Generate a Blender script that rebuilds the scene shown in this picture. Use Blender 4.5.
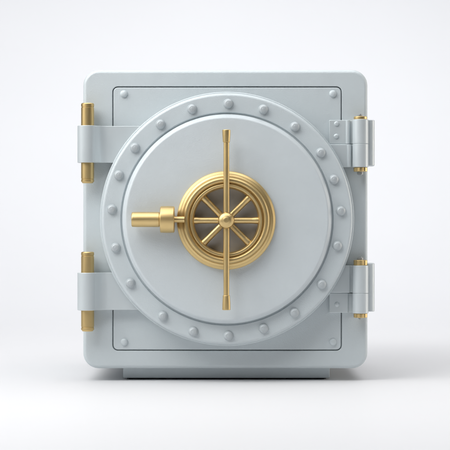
import bpy, bmesh, math
from mathutils import Vector, Matrix

for o in list(bpy.data.objects):
    bpy.data.objects.remove(o)
SC = bpy.context.scene
COL = SC.collection

# ------------------------------------------------------------------ camera, world, lamps
U = 0.002                      # one drawing unit in metres (safe is about 0.57 m wide)
D = 1600.0                     # camera distance from the body's front, drawing units
ZC = 156.2                     # camera height, drawing units

cam_d = bpy.data.cameras.new("camera")
cam = bpy.data.objects.new("camera", cam_d)
COL.objects.link(cam)
cam.location = (0, -D * U, ZC * U)
cam.rotation_euler = (math.radians(90), 0, 0)
cam_d.sensor_width = 36
cam_d.lens = 36 * D / 450.0
cam_d.clip_start = 0.05
cam_d.clip_end = 200
SC.camera = cam

world = bpy.data.worlds.new("World")
SC.world = world
world.use_nodes = True
bg = world.node_tree.nodes["Background"]
# studio surroundings: pale above, dimmer towards the studio floor
_nt = world.node_tree
_tc = _nt.nodes.new("ShaderNodeTexCoord")
_sx = _nt.nodes.new("ShaderNodeSeparateXYZ")
_mr = _nt.nodes.new("ShaderNodeMapRange")
_mr.inputs['From Min'].default_value = -0.5
_mr.inputs['From Max'].default_value = 0.7
_cr = _nt.nodes.new("ShaderNodeValToRGB")
_cr.color_ramp.elements[0].color = (0.22, 0.225, 0.23, 1)
_cr.color_ramp.elements[1].color = (0.96, 0.98, 1.0, 1)
_nt.links.new(_tc.outputs['Generated'], _sx.inputs[0])
_nt.links.new(_sx.outputs['Z'], _mr.inputs['Value'])
_nt.links.new(_mr.outputs[0], _cr.inputs[0])
_nt.links.new(_cr.outputs[0], bg.inputs[0])
bg.inputs[1].default_value = 0.05

SC.view_settings.view_transform = 'Standard'
SC.view_settings.look = 'None'
SC.view_settings.exposure = 0.0
SC.view_settings.gamma = 1.0


def area(name, loc, target, sx, sy, power, color):
    l = bpy.data.lights.new(name, 'AREA')
    l.shape = 'RECTANGLE'
    l.size, l.size_y = sx, sy
    l.energy = power
    l.color = color
    o = bpy.data.objects.new(name, l)
    COL.objects.link(o)
    o.location = loc
    d = Vector(target) - Vector(loc)
    o.rotation_euler = d.to_track_quat('-Z', 'Y').to_euler()
    return o


area("key_softbox", (-1.2, -1.1, 2.3), (-0.05, 0, 0.4), 1.8, 1.8, 19, (1.0, 0.99, 0.975))
kick = area("key_grid_softbox", (-1.2, -1.1, 1.9), (-0.1, 0, 0.6), 1.4, 1.4, 6.8, (1.0, 0.99, 0.97))
kick.data.spread = math.radians(90)
area("left_softbox", (-2.6, -0.8, 1.6), (-0.1, 0, 0.4), 1.6, 1.6, 31, (1.0, 0.99, 0.975))
area("overhead_softbox", (0.1, 0.6, 3.2), (0, 0.3, 0.2), 3.4, 3.0, 68, (0.97, 0.98, 1.0))
area("front_overhead_softbox", (0.2, -1.6, 3.0), (0.1, -1.4, 0), 3.4, 1.4, 36, (0.97, 0.98, 1.0))
area("side_bounce_fill", (2.2, 0.25, 0.6), (0, 0, 0.35), 1.0, 1.6, 22, (1.0, 0.92, 0.83))  # added warm area light, stands in for bounce from the right
bd = area("backdrop_softbox", (0, 2.3, 4.2), (0, 4.7, 0.8), 6.0, 1.5, 128, (0.98, 0.985, 1.0))
bd.data.spread = math.radians(128)


# ------------------------------------------------------------------ materials
def new_mat(name):
    m = bpy.data.materials.new(name)
    m.use_nodes = True
    nt = m.node_tree
    return m, nt, nt.nodes["Principled BSDF"]


def bump_chain(nt, b, layers):
    tc = nt.nodes.new("ShaderNodeTexCoord")
    prev = None
    for (scale, detail, strength, dist, stretch) in layers:
        mp = nt.nodes.new("ShaderNodeMapping")
        mp.inputs['Scale'].default_value = stretch
        nt.links.new(tc.outputs['Object'], mp.inputs['Vector'])
        n = nt.nodes.new("ShaderNodeTexNoise")
        n.inputs['Scale'].default_value = scale
        n.inputs['Detail'].default_value = detail
        nt.links.new(mp.outputs[0], n.inputs['Vector'])
        bp = nt.nodes.new("ShaderNodeBump")
        bp.inputs['Strength'].default_value = strength
        bp.inputs['Distance'].default_value = dist
        nt.links.new(n.outputs['Fac'], bp.inputs['Height'])
        if prev:
            nt.links.new(prev.outputs[0], bp.inputs['Normal'])
        prev = bp
    nt.links.new(prev.outputs[0], b.inputs['Normal'])
    return tc


def vary(nt, socket, lo, hi, scale, stretch=(1, 1, 1), detail=4):
    tc = nt.nodes.new("ShaderNodeTexCoord")
    mp = nt.nodes.new("ShaderNodeMapping")
    mp.inputs['Scale'].default_value = stretch
    nt.links.new(tc.outputs['Object'], mp.inputs['Vector'])
    n = nt.nodes.new("ShaderNodeTexNoise")
    n.inputs['Scale'].default_value = scale
    n.inputs['Detail'].default_value = detail
    nt.links.new(mp.outputs[0], n.inputs['Vector'])
    r = nt.nodes.new("ShaderNodeValToRGB")
    r.color_ramp.elements[0].position = 0.3
    r.color_ramp.elements[1].position = 0.7
    if isinstance(lo, (int, float)):
        lo = (lo, lo, lo)
        hi = (hi, hi, hi)
    r.color_ramp.elements[0].color = (*lo, 1)
    r.color_ramp.elements[1].color = (*hi, 1)
    nt.links.new(n.outputs['Fac'], r.inputs['Fac'])
    nt.links.new(r.outputs['Color'], socket)


def paint(name, lo, hi, rough, metal, bump):
    m, nt, b = new_mat(name)
    b.inputs['Metallic'].default_value = metal
    vary(nt, b.inputs['Base Color'], lo, hi, 9)
    vary(nt, b.inputs['Roughness'], rough - 0.04, rough + 0.05, 40)
    bump_chain(nt, b, [(520, 2, bump, 0.0006, (1, 1, 1)), (22, 2, bump * 0.5, 0.002, (1, 1, 1))])
    return m


M_PAINT = paint("blue_grey_enamel", (0.545, 0.60, 0.624), (0.57, 0.626, 0.65), 0.44, 0.08, 0.6)
M_FACE = paint("blue_grey_enamel_door", (0.57, 0.622, 0.648), (0.595, 0.646, 0.672), 0.44, 0.08, 0.55)
M_STEEL = paint("satin_grey_steel", (0.555, 0.605, 0.625), (0.585, 0.635, 0.655), 0.38, 0.2, 0.10)


M_RIVET = paint("grey_enamel_rivets", (0.42, 0.46, 0.48), (0.46, 0.50, 0.52), 0.42, 0.15, 0.1)
M_NUT = paint("zinc_steel", (0.34, 0.36, 0.37), (0.42, 0.44, 0.45), 0.45, 0.7, 0.05)


def gold(name, stretch):
    m, nt, b = new_mat(name)
    b.inputs['Metallic'].default_value = 1.0
    vary(nt, b.inputs['Base Color'], (0.63, 0.465, 0.215), (0.67, 0.505, 0.245), 30)
    vary(nt, b.inputs['Roughness'], 0.40, 0.50, 160, stretch)
    bump_chain(nt, b, [(420, 2, 0.10, 0.0004, stretch)])
    return m


M_GOLD = gold("satin_brass", (1, 1, 1))
M_GOLDR = gold("satin_brass_turned", (1, 1, 1))
# turned finish: the noise runs along circles round the wheel's axle
_nt = M_GOLDR.node_tree
_wx, _wz = (226.2 - 225) * (D - 44) / D * U, (ZC + (225 - 220.4) * (D - 44) / D) * U
_maps = [n for n in _nt.nodes if n.type == 'MAPPING']
_tc = _nt.nodes.new("ShaderNodeTexCoord")
_sp = _nt.nodes.new("ShaderNodeSeparateXYZ")
_sub = _nt.nodes.new("ShaderNodeVectorMath")
_sub.operation = 'SUBTRACT'
_sub.inputs[1].default_value = (_wx, 0, _wz)
_flat = _nt.nodes.new("ShaderNodeVectorMath")
_flat.operation = 'MULTIPLY'
_flat.inputs[1].default_value = (1, 0, 1)
_len = _nt.nodes.new("ShaderNodeVectorMath")
_len.operation = 'LENGTH'
_cmb = _nt.nodes.new("ShaderNodeCombineXYZ")
_nt.links.new(_tc.outputs['Object'], _sub.inputs[0])
_nt.links.new(_sub.outputs[0], _flat.inputs[0])
_nt.links.new(_flat.outputs[0], _len.inputs[0])
_nt.links.new(_len.outputs['Value'], _cmb.inputs[0])
_nt.links.new(_tc.outputs['Object'], _sp.inputs[0])
_nt.links.new(_sp.outputs['Y'], _cmb.inputs[1])
for _m in _maps:
    _nt.links.new(_cmb.outputs[0], _m.inputs['Vector'])
for _n in _nt.nodes:
    if _n.type == 'TEX_NOISE' and _n.inputs['Scale'].default_value > 100:
        _n.inputs['Scale'].default_value = 900
    if _n.type == 'BUMP':
        _n.inputs['Strength'].default_value = 0.22
M_GOLDV = gold("satin_brass_vertical_brushing", (1, 1, 0.08))
M_GOLDH = gold("satin_brass_horizontal_brushing", (0.08, 1, 1))

m, nt, b = new_mat("dark_taupe_metal")
b.inputs['Metallic'].default_value = 0.2
vary(nt, b.inputs['Base Color'], (0.35, 0.345, 0.335), (0.41, 0.402, 0.39), 60)
b.inputs['Roughness'].default_value = 0.5
bump_chain(nt, b, [(300, 3, 0.2, 0.0006, (1, 1, 1))])
M_TAUPE = m
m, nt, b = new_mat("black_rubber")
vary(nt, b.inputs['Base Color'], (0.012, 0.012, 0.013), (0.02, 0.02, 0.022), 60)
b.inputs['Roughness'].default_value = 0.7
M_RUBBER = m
m, nt, b = new_mat("white_studio_paper")
vary(nt, b.inputs['Base Color'], (0.685, 0.689, 0.705), (0.695, 0.699, 0.715), 1.5)
b.inputs['Roughness'].default_value = 0.55
bump_chain(nt, b, [(60, 2, 0.03, 0.001, (1, 1, 1))])
M_PAPER = m


# ------------------------------------------------------------------ helpers
def sc(d):
    return (D - d) / D


def X(px, d=0):
    return (px - 225) * sc(d) * U


def Z(py, d=0):
    return (ZC + (225 - py) * sc(d)) * U


def link(name, bm, mat, parent, smooth=38):
    bmesh.ops.remove_doubles(bm, verts=bm.verts, dist=1e-7)
    bmesh.ops.recalc_face_normals(bm, faces=bm.faces)
    me = bpy.data.meshes.new(name)
    bm.to_mesh(me)
    bm.free()
    me.materials.append(mat)
    for p in me.polygons:
        p.use_smooth = True
    me.set_sharp_from_angle(angle=math.radians(smooth))
    o = bpy.data.objects.new(name, me)
    wn = o.modifiers.new("weighted_normals", 'WEIGHTED_NORMAL')
    wn.keep_sharp = True
    COL.objects.link(o)
    if parent:
        o.parent = parent
        # parents are never rotated or scaled; keep everything in world space
        o.matrix_parent_inverse = Matrix.Identity(4)
        off = Vector((0, 0, 0))
        q = parent
        while q:
            off += q.location
            q = q.parent
        me.transform(Matrix.Translation(-off))
    return o


def fillet(pts, radii, n=5, closed=False):
    """round the corners of a 2D polyline; radii one per point (0 keeps the corner)"""
    out = []
    N = len(pts)
    for i, p in enumerate(pts):
        r = radii[i]
        if r <= 0 or (not closed and i in (0, N - 1)):
            out.append(tuple(p))
            continue
        a = Vector(pts[i - 1]); c = Vector(pts[(i + 1) % N]); p = Vector(p)
        u = (a - p); v = (c - p)
        lu, lv = u.length, v.length
        u.normalize(); v.normalize()
        ang = u.angle(v)
        t = min(r / math.tan(ang / 2), lu * 0.49, lv * 0.49)
        r2 = t * math.tan(ang / 2)
        ctr = p + (u + v).normalized() * (r2 / math.sin(ang / 2))
        s = (p + u * t) - ctr
        e = (p + v * t) - ctr
        tot = s.angle(e)
        cr = s.x * e.y - s.y * e.x
        for k in range(n + 1):
            f = tot * k / n * (1 if cr > 0 else -1)
            cs, sn = math.cos(f), math.sin(f)
            out.append((ctr.x + s.x * cs - s.y * sn, ctr.y + s.x * sn + s.y * cs))
    return out


def lathe(bm, prof, centre, axis, seg=64, cap0=True, cap1=True):
    """prof = [(radius, along)], centre Vector, axis 'x','y','z' (metres)"""
    rings = []
    for (r, h) in prof:
        ring = []
        if r < 1e-7:
            ring = None
            if axis == 'z':
                v = bm.verts.new(centre + Vector((0, 0, h)))
            elif axis == 'x':
                v = bm.verts.new(centre + Vector((h, 0, 0)))
            else:
                v = bm.verts.new(centre + Vector((0, -h, 0)))
            rings.append(v)
            continue
        for k in range(seg):
            a = 2 * math.pi * k / seg
            c, s = r * math.cos(a), r * math.sin(a)
            if axis == 'z':
                q = Vector((c, s, h))
            elif axis == 'x':
                q = Vector((h, c, s))
            else:
                q = Vector((c, -h, s))
            ring.append(bm.verts.new(centre + q))
        rings.append(ring)
    for A, B in zip(rings, rings[1:]):
        for k in range(seg):
            k2 = (k + 1) % seg
            if isinstance(A, list) and isinstance(B, list):
                bm.faces.new((A[k], A[k2], B[k2], B[k]))
            elif isinstance(A, list):
                bm.faces.new((A[k], A[k2], B))
            elif isinstance(B, list):
                bm.faces.new((A, B[k2], B[k]))
    if cap0 and isinstance(rings[0], list):
        bm.faces.new(rings[0])
    if cap1 and isinstance(rings[-1], list):
        bm.faces.new(rings[-1])
    return bm


def rr_loop(cx, cz, hw, hh, r, d, n=8):
    """rounded rectangle loop in drawing units facing the camera, depth d"""
    r = max(r, 0.02)
    pts = []
    for (sx, sz, a0) in ((1, 1, 0), (-1, 1, 90), (-1, -1, 180), (1, -1, 270)):
        for k in range(n + 1):
            a = math.radians(a0 + 90 * k / n)
            pts.append(Vector((cx + sx * (hw - r) + r * math.cos(a), -d, cz + sz * (hh - r) + r * math.sin(a))) * U)
    return pts


def loft(bm, loops, cap0=True, cap1=True):
    rows = [[bm.verts.new(p) for p in L] for L in loops]
    n = len(rows[0])
    for A, B in zip(rows, rows[1:]):
        for k in range(n):
            bm.faces.new((A[k], A[(k + 1) % n], B[(k + 1) % n], B[k]))
    if cap0:
        bm.faces.new(rows[0])
    if cap1:
        bm.faces.new(rows[-1])


def rbox(bm, x0, x1, z0, z1, d0, d1, r=1.0, bev=0.8, nb=3):
    """box in drawing units (real space) with rounded outline and bevelled front/back edges"""
    cx, cz, hw, hh = (x0 + x1) / 2, (z0 + z1) / 2, (x1 - x0) / 2, (z1 - z0) / 2
    loops = []
    for k in range(nb + 1):
        a = math.pi / 2 * k / nb
        i = bev * (1 - math.sin(a)); dd = bev * (1 - math.cos(a))
        loops.append(rr_loop(cx, cz, hw - i, hh - i, r - i, d0 + dd, 4))
    for k in range(nb + 1):
        a = math.pi / 2 * (1 - k / nb)
        i = bev * (1 - math.sin(a)); dd = bev * (1 - math.cos(a))
        loops.append(rr_loop(cx, cz, hw - i, hh - i, r - i, d1 - dd, 4))
    loft(bm, loops)


def xr(px, d):
    return (px - 225) * sc(d)


def zr(py, d):
    return ZC + (225 - py) * sc(d)


def C(px, py, d):
    return Vector((xr(px, d), -d, zr(py, d))) * U


def scaled(prof):
    return [(a * U, b * U) for a, b in prof]


# ------------------------------------------------------------------ floor and backdrop (one smooth studio sweep)
def sheet(name, rows, x0, x1):
    bm = bmesh.new()
    prev = None
    for (y, z) in rows:
        cur = [bm.verts.new((x0, y, z)), bm.verts.new((x1, y, z))]
        if prev:
            bm.faces.new((prev[0], prev[1], cur[1], cur[0]))
        prev = cur
    o = link(name, bm, M_PAPER, None, 80)
    o['kind'] = 'structure'
    return o


sheet("floor", [(-1.9, 0), (2.0, 0)], -4.5, 4.5)
rows = []
R = 4.0
for k in range(41):
    a = math.pi / 2 * k / 40
    rows.append((2.0 + R * math.sin(a), R * (1 - math.cos(a))))
rows.append((2.0 + R, 5.5))
sheet("backdrop", rows, -4.5, 4.5)

# ------------------------------------------------------------------ the safe
safe = bpy.data.objects.new("safe", None)
COL.objects.link(safe)
safe.location = (0, 0.2, 0)
safe.empty_display_size = 0.1
safe['label'] = "pale blue-grey steel safe with riveted round door and brass handwheel, standing on the white floor"
safe['category'] = "safe"

# body: rounded shell with a shallow pocket behind the front panel
DEPTH = 215
bx0, bx1, bz0, bz1 = xr(83.0, 0), xr(367.7, 0), zr(368.6, 0), zr(69.7, 0)
bcx, bcz, bhw, bhh = (bx0 + bx1) / 2, (bz0 + bz1) / 2, (bx1 - bx0) / 2, (bz1 - bz0) / 2
px0, px1, pz0, pz1 = xr(112.4, 0), xr(341.9, 0), zr(350.7, 0), zr(86.4, 0)
pcx, pcz, phw, phh = (px0 + px1) / 2, (pz0 + pz1) / 2, (px1 - px0) / 2, (pz1 - pz0) / 2
bm = bmesh.new()
loops = []
B = 3.9
for k in range(7):
    a = math.pi / 2 * k / 6
    i = B * (1 - math.sin(a)); dd = B * (1 - math.cos(a))
    loops.append(rr_loop(bcx, bcz, bhw - i, bhh - i, 15.5 - i, -DEPTH + dd))
for k in range(9):
    a = math.pi / 2 * (1 - k / 8)
    i = B * (1 - math.sin(a)); dd = B * (1 - math.cos(a))
    loops.append(rr_loop(bcx, bcz, bhw - i, bhh - i, 15.5 - i, -dd))
loops.append(rr_loop(pcx, pcz, phw + 0.5, phh + 0.5, 6.0, 0))
loops.append(rr_loop(pcx, pcz, phw + 0.2, phh + 0.2, 5.8, -0.1))
loops.append(rr_loop(pcx, pcz, phw, phh, 5.6, -0.5))
loops.append(rr_loop(pcx, pcz, phw, phh, 5.6, -4.2))
loft(bm, loops)
body = link("body", bm, M_PAINT, safe, 50)

# front panel, let into the body with a narrow dark gap
bm = bmesh.new()
g = 0.95
loops = [rr_loop(pcx, pcz, phw - g, phh - g, 4.6, -4.1)]
for k in range(5):
    a = math.pi / 2 * (1 - k / 4)
    i = 0.9 * (1 - math.sin(a)); dd = 0.9 * (1 - math.cos(a))
    loops.append(rr_loop(pcx, pcz, phw - g - i, phh - g - i, 4.6 - i, -dd - 0.2))
loft(bm, loops)
panel = link("front_panel", bm, M_PAINT, safe, 50)


def stud_mesh(r, h, ring=True):
    """round-head rivet: low skirt, dome and a small flat crown"""
    prof = [(r, -0.4), (r, h * 0.18), (r * 0.95, h * 0.42), (r * 0.82, h * 0.68), (r * 0.66, h * 0.86)]
    if ring:
        prof += [(r * 0.50, h * 0.95), (r * 0.45, h * 0.93), (r * 0.38, h * 0.93), (r * 0.33, h * 0.96), (r * 0.18, h * 0.99), (0, h * 1.0)]
    else:
        prof += [(r * 0.46, h * 0.96), (r * 0.22, h * 1.0), (0, h * 1.01)]
    bm = bmesh.new()
    lathe(bm, scaled(prof), Vector((0, 0, 0)), 'y', 28)
    return bm


def studs(name, parent, spots, d, r, h, mat, ring=True, jitter=0):
    bm = stud_mesh(r, h, ring)
    o = link(name, bm, mat, None, 60)
    off = Vector((0, 0, 0)); q = parent
    while q:
        off += q.location; q = q.parent
    for i, (px, py) in enumerate(spots):
        c = o if i == 0 else o.copy()
        if i:
            COL.objects.link(c)
        c.parent = parent
        c.location = C(px, py, d) - off
        c.rotation_euler = (0, i * 1.3, 0)


studs("rivet", panel, [(124, 93.8), (332.9, 93.7), (124.4, 342), (333, 342)], -0.2, 3.7, 2.6, M_PAINT, False)

# plinth and its rubber pads
bm = bmesh.new()
rbox(bm, xr(123, -17), xr(329.7, -17), zr(378.0, -17), zr(368.2, -17) + 1, -DEPTH + 14, -17, 1.5, 0.8)
base = link("base", bm, M_PAINT, safe)
pad_h = zr(377.8, -17)
for (x0, x1, d0, d1) in ((128, 166, -21, -44), (286, 325, -21, -44), (128, 166, -165, -195), (286, 325, -165, -195)):
    bm = bmesh.new()
    rbox(bm, xr(x0, -9), xr(x1, -9), 0, pad_h, d1, d0, 0.6, 0.4)
    link("rubber_foot", bm, M_RUBBER, base)
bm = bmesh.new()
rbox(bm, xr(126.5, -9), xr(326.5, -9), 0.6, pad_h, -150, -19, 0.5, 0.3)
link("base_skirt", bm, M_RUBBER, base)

# round door: flange ring with stepped rim
DC = (227.0, 218.9)
dctr = Vector((xr(DC[0], 20) * U, 0, zr(DC[1], 20) * U))
k1 = sc(22)
raw = [(0.0, -0.15, 0), (121, -0.15, 0), (121, 1.5, 0.6), (127.6 * k1, 1.5, 0.8), (127.6 * k1, 16.5, 1.6), (125.6 * k1, 16.5, 0.5),
       (125.6 * k1, 25.0, 3.2), (106.3 * k1, 25.0, 0.8), (105.9 * k1, 23.0, 0.3), (60, 23.0, 0), (60, 8, 0), (0, 8, 0)]
prof = fillet([(a, b_) for a, b_, _ in raw], [c_ for _, _, c_ in raw], 5)
bm = bmesh.new()
lathe(bm, scaled(prof), dctr, 'y', 192)
door = link("door", bm, M_PAINT, safe, 40)

k2 = sc(33)
FD = 33.0
raw = [(60.5, 22.3, 0), (105.2 * k2, 22.3, 0), (104.9 * k2, 28.4, 2.0), (101.8 * k2, FD, 3.2), (36.5, FD, 0.6), (36.5, 22.3, 0)]
prof = fillet([(a, b_) for a, b_, _ in raw], [c_ for _, _, c_ in raw], 6)
bm = bmesh.new()
lathe(bm, scaled(prof), dctr, 'y', 192, False, False)
face = link("door_face", bm, M_FACE, door, 40)

RIV = [(228.2, 103.6), (263.3, 109.4), (294.8, 126.7), (320.7, 152.7), (333.8, 179.4), (340.7, 210.8), (337.2, 245.7),
       (321.6, 284.4), (294.4, 312.7), (263.5, 328.4), (228.4, 335.6), (193.4, 331.5), (163.0, 315.9), (130.5, 283.1),
       (115.7, 247.7), (112.0, 209.2), (118.9, 175.1), (134.9, 147.8), (160.5, 124.3), (192.0, 109.0)]
studs("rivet", door, RIV, 24.9, 4.85, 4.6, M_RIVET, True)

# handwheel: stepped brass rim
WC = (226.2, 220.4)
k3 = sc(44)
wctr = Vector((xr(WC[0], 44) * U, 0, zr(WC[1], 44) * U))
raw = [(38, FD - 0.4, 0), (49.6, FD - 0.4, 0), (49.6, FD + 3.4, 1.6), (47.0, FD + 5.6, 1.8), (46.6, FD + 5.6, 0.3), (44.2, FD + 6.8, 0.8), (43.8, FD + 6.4, 0.3),
       (43.5, FD + 9.6, 1.5), (42.0, FD + 12.4, 2.4), (38.6, FD + 12.2, 2.2), (37.5, FD + 10.4, 0.6), (37.3, FD + 9.4, 0.2), (37.0, FD + 9.4, 0.2),
       (36.8, FD + 10.0, 0.3), (36.0, FD + 11.2, 0.8), (33.6, FD + 10.9, 1.2), (32.1, FD + 8.4, 1.5), (32.0, FD - 8.0, 0), (35.8, FD - 8.0, 0), (35.8, FD - 1, 0)]
prof = fillet([(a * k3, b_) for a, b_, _ in raw], [c_ for _, _, c_ in raw], 5)
bm = bmesh.new()
lathe(bm, scaled(prof), wctr, 'y', 160, False, False)
wheel = link("handwheel", bm, M_GOLDR, safe, 40)
bm = bmesh.new()
lathe(bm, scaled([(34.5 * k3, FD - 4.5), (34.5 * k3, FD - 2.5), (0, FD - 2.5)]), wctr, 'y', 96)
link("recess_plate", bm, M_TAUPE, wheel)

SD = FD + 5.5      # spoke axis height
for ang in (0, 45, 135, 180, 225, 315):
    bm = bmesh.new()
    raw = [(2.5, 4.0, 0), (3.1, 6.5, 0.3), (3.2, 26.0, 1.5), (3.6, 30.2, 1.0), (3.7, 33.6, 0.5), (2.6, 34.2, 0)]
    prof = fillet([(a * k3, b_ * k3) for a, b_, _ in raw], [c_ for _, _, c_ in raw], 3)
    lathe(bm, scaled(prof), Vector((0, 0, 0)), 'x', 28)
    bm.transform(Matrix.Translation(wctr + Vector((0, -SD * U, 0))) @ Matrix.Rotation(-math.radians(ang), 4, 'Y'))
    link("spoke", bm, M_GOLD, wheel)

# hub (boss behind plus domed cap in front of the crossbar)
BD = FD + 16.5     # crossbar axis height
bm = bmesh.new()
raw = [(5.2, FD - 7.6, 0), (5.2, FD + 9, 0.5), (6.8, FD + 11, 0.5), (7.9, FD + 14, 0.6), (8.25, FD + 19.2, 1.6), (7.4, FD + 22.0, 1.8), (5.0, FD + 23.8, 2.0), (2.4, FD + 24.7, 1.5), (0, FD + 24.9, 0)]
prof = fillet([(a * sc(48), b_) for a, b_, _ in raw], [c_ for _, _, c_ in raw], 5)
lathe(bm, scaled(prof), wctr + Vector((0, 0, -0.0001)), 'y', 56)
link("hub", bm, M_GOLD, wheel)

# vertical crossbar with end caps
bx, zt, zb = xr(226.4, BD), zr(129.7, BD), zr(310.0, BD)
kb = sc(BD)
bm = bmesh.new()
lathe(bm, scaled([(2.85 * kb, zb + 3), (3.1 * kb, (zb + zt) / 2), (2.85 * kb, zt - 3)]), Vector((bx * U, -BD * U, 0)), 'z', 36)
bar = link("crossbar", bm, M_GOLDV, safe)
for (z0, z1, s) in ((zt - 12.2, zt, 1), (zb, zb + 14.2, -1)):
    L = z1 - z0
    raw = [(0, 0, 0), (3.5, 0, 0.5), (4.0, L * 0.55, 2), (4.15, L, 0.6), (0, L, 0)]
    if s < 0:
        raw = [(a, -b_, c_) for a, b_, c_ in raw]
        o0 = z1
    else:
        o0 = z0
    prof = fillet([(a * kb, b_) for a, b_, _ in raw], [c_ for _, _, c_ in raw], 4)
    bm = bmesh.new()
    lathe(bm, scaled(prof), Vector((bx * U, -BD * U, o0 * U)), 'z', 36)
    link("end_cap", bm, M_GOLDV, bar)

# horizontal bolt handle to the left
HD = FD + 13.0
hz = zr(219.5, HD)
kh = sc(HD)


def xl(px):
    return xr(px, HD)


bm = bmesh.new()
raw = [(0, xl(131.6), 0), (7.4, xl(131.6), 1.2), (7.55, xl(138), 0), (7.5, xl(159), 0), (6.9, xl(159.4), 0), (6.9, xl(162), 0), (0, xl(162), 0)]
prof = fillet([(a * kh, b_) for a, b_, _ in raw], [c_ for _, _, c_ in raw], 5)
lathe(bm, scaled(prof), Vector((0, -HD * U, hz * U)), 'x', 64)
handle = link("bolt_handle", bm, M_GOLDH, safe)
bm = bmesh.new()
raw = [(0, xl(160.2), 0), (13.2, xl(160.2), 1.1), (13.4, xl(167), 0), (13.2, xl(174.4), 1.1), (0, xl(174.4), 0)]
prof = fillet([(a * kh, b_) for a, b_, _ in raw], [c_ for _, _, c_ in raw], 5)
lathe(bm, scaled(prof), Vector((0, -HD * U, hz * U)), 'x', 72)
link("collar", bm, M_GOLDH, handle)
bm = bmesh.new()
raw = [(3.1, xl(172)), (3.1, xl(184.5))]
lathe(bm, scaled([(a * kh, b_) for a, b_ in raw]), Vector((0, -HD * U, hz * U)), 'x', 32)
link("stem", bm, M_GOLDH, handle)


# left hinges: painted sleeve and strap, brass pin through it
def cyl_z(bm, cx, d, z0, z1, r, bev=0.5, seg=48):
    raw = [(0, z0), (r, z0), (r, z1), (0, z1)]
    prof = fillet(raw, [0, bev, bev, 0], 4)
    lathe(bm, scaled(prof), Vector((cx * U, -d * U, 0)), 'z', seg)


def left_hinge(y0, y1, p0, p1):
    d = 11.5
    cx = xr(87.0, d)
    z0, z1 = zr(y1, d), zr(y0, d)
    bm = bmesh.new()
    cyl_z(bm, cx, d, z0, z1, 9.5, 0.6, 64)
    # strap: plan outline swept in height, sleeve flank curving into a flat strap
    plan = fillet([(cx, 1.2), (xr(168, 8), 1.2), (xr(168, 8), 9.2), (cx + 15.4, 9.2), (cx + 6.5, 18.1), (cx, 14)],
                  [0, 0, 0, 12.0, 0, 0], 10)
    zt_, zb_ = z1 - 0.05, z0 + 0.05
    be = 0.6
    rows = []
    for (zz, ins) in ((zb_, be), (zb_ + 0.18, be * 0.4), (zb_ + be, 0), (zt_ - be, 0), (zt_ - 0.18, be * 0.4), (zt_, be)):
        rows.append([Vector((x * U, -(dd - (ins if dd > 5 else 0)) * U, zz * U)) for x, dd in plan])
    loft(bm, rows)
    h = link("hinge", bm, M_STEEL, safe, 40)
    h['label'] = "left hinge strap with plain sleeve"
    q0, q1 = zr(p1, d), zr(p0, d)
    r = 6.45
    raw = [(0, q0, 0), (5.4, q0, 0.4), (5.6, q0 + 1.0, 0), (r, q0 + 1.3, 0.5), (r, q0 + 3.4, 0), (r - 0.35, q0 + 3.7, 0), (r - 0.35, q0 + 4.3, 0), (r, q0 + 4.6, 0),
           (r, q1 - 4.6, 0), (r - 0.35, q1 - 4.3, 0), (r - 0.35, q1 - 3.7, 0), (r, q1 - 3.4, 0), (r, q1 - 0.9, 0.5), (5.7, q1, 0.5), (0, q1, 0)]
    prof = fillet([(a, b_) for a, b_, _ in raw], [c_ for _, _, c_ in raw], 3)
    bm = bmesh.new()
    lathe(bm, scaled(prof), Vector((cx + 0.5) * U if False else ((cx + 0.6) * U, -d * U, 0)), 'z', 56)
    link("hinge_pin", bm, M_GOLDV, h)


left_hinge(125.8, 162.8, 103.2, 183.2)
left_hinge(272.6, 310.2, 251.8, 331.2)


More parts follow.
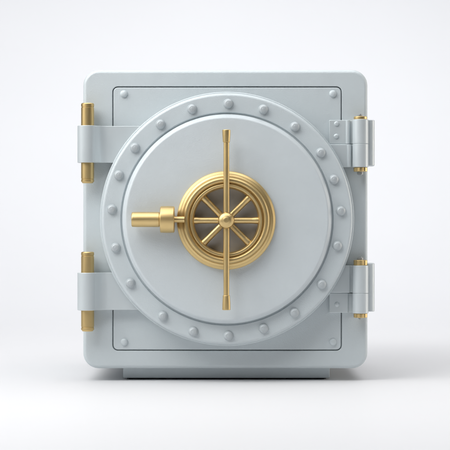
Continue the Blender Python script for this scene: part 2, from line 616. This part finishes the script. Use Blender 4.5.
# right hinges: two knuckles, frame leaf with screws, door leaf, brass washers and grey nuts
def right_hinge(y0, ys, y1, upper_is_frame, screws, w_top, w_bot, n_top, n_bot):
    d = 11.0
    cx = xr(360.5, d)
    zt_, zs, zb_ = zr(y0, d), zr(ys, d), zr(y1, d)
    segs = [(zs + 0.05, zt_), (zb_, zs - 0.05)]
    fr = segs[0] if upper_is_frame else segs[1]
    dr = segs[1] if upper_is_frame else segs[0]

    def knuckle(bm, z0, z1):
        cyl_z(bm, cx, d, z0, z1, 7.9, 0.45, 56)

    # frame side: leaf on the front, wrap plate round the side of the body
    bm = bmesh.new()
    knuckle(bm, *fr)
    rbox(bm, xr(329.2, 4), xr(348.2, 4), fr[0] + 0.05, fr[1] - 0.05, 0.2, 5.2, 0.8, 0.7)
    rbox(bm, xr(346.5, 3), cx + 1, fr[0] + 0.35, fr[1] - 0.35, 0.2, 3.6, 0.5, 0.4)
    xe = xr(374.0, 0)
    plan = fillet([(cx - 1, -14), (xe, -14), (xe, 11.5), (cx - 1, 11.5)], [0, 1, 5.5, 0], 8)
    zl, zh = zb_ + 1.6, zt_ + (-0.25 if upper_is_frame else 2.0)
    cxm = (cx + xe) / 2
    loft(bm, [[Vector(((cxm + (x - cxm) * f) * U, -(-2.5 + (dd + 2.5) * f) * U, zz * U)) for x, dd in plan]
              for zz, f in ((zl, 0.95), (zl + 0.5, 1), (zh - 0.5, 1), (zh, 0.95))])
    if upper_is_frame:
        cyl_z(bm, xr(347.9, 5), 4.4, fr[0] + 0.25, fr[1] - 0.25, 2.3, 0.3, 24)
    h = link("hinge", bm, M_STEEL, safe, 40)
    h['label'] = "right hinge with two knuckles and small brass washers"
    # door side
    bm = bmesh.new()
    knuckle(bm, *dr)
    rbox(bm, xr(328, 6), xr(350.0, 6), dr[0] + 0.05, dr[1] - 0.05, 2.0, 7.6, 0.8, 0.8)
    rbox(bm, xr(347, 5), cx + 1, dr[0] + 0.35, dr[1] - 0.35, 2.0, 6.0, 0.5, 0.4)
    if upper_is_frame:
        cyl_z(bm, xr(349.0, 5), 7.2, dr[0] + 0.25, dr[1] - 0.25, 2.3, 0.3, 24)
    link("door_leaf", bm, M_STEEL, h)
    # hardware
    for (a, b_, r) in ((w_top[0], w_top[1], 6.6), (w_bot[0], w_bot[1], 6.6)):
        z0, z1 = zr(b_, d), zr(a, d)
        bm = bmesh.new()
        n = 28
        prof = fillet([(0, z0), (r, z0), (r, z1), (0, z1)], [0, 0.5, 0.5, 0], 3)
        lathe(bm, scaled(prof), Vector((cx * U, -d * U, 0)), 'z', 56)
        if z1 - z0 > 3.2:       # notched rim on the thicker rings
            for v in bm.verts:
                p = v.co - Vector((cx * U, -d * U, 0))
                rr_ = math.hypot(p.x, p.y)
                if rr_ > 0.8 * r * U:
                    k = 1 + 0.035 * math.cos(14 * math.atan2(p.y, p.x))
                    v.co.x = cx * U + p.x * k
                    v.co.y = -d * U + p.y * k
        link("washer", bm, M_GOLD, h)
    for (a, b_, r) in (n_top, n_bot):
        z0, z1 = zr(b_, d), zr(a, d)
        bm = bmesh.new()
        prof = fillet([(0, z0), (r, z0), (r, z1), (0, z1)], [0, 0.4, 0.4, 0], 2)
        lathe(bm, scaled(prof), Vector(((cx - 0.4) * U, -d * U, 0)), 'z', 6)
        raw = [(0, z0 - 0.5), (r * 0.55, z0 - 0.5), (r * 0.55, z1 + 0.7), (0, z1 + 0.7)]
        lathe(bm, scaled(raw), Vector(((cx - 0.4) * U, -d * U, 0)), 'z', 20)
        link("nut", bm, M_NUT, h, 30)
    # screws in the frame leaf
    studs("screw", h, screws, 5.0, 2.6, 1.5, M_STEEL, False)


right_hinge(119.6, 143.9, 167.3, True, [(336.6, 123.8), (336.2, 136.4)],
            (116.6, 119.5), (167.4, 171.6), (114.8, 116.8, 2.6), (171.4, 174.6, 3.0))
right_hinge(265.4, 293.2, 313.2, False, [(336.9, 304.5)],
            (260.0, 265.3), (313.3, 317.6), (257.6, 260.2, 3.2), (317.4, 319.0, 1.6))
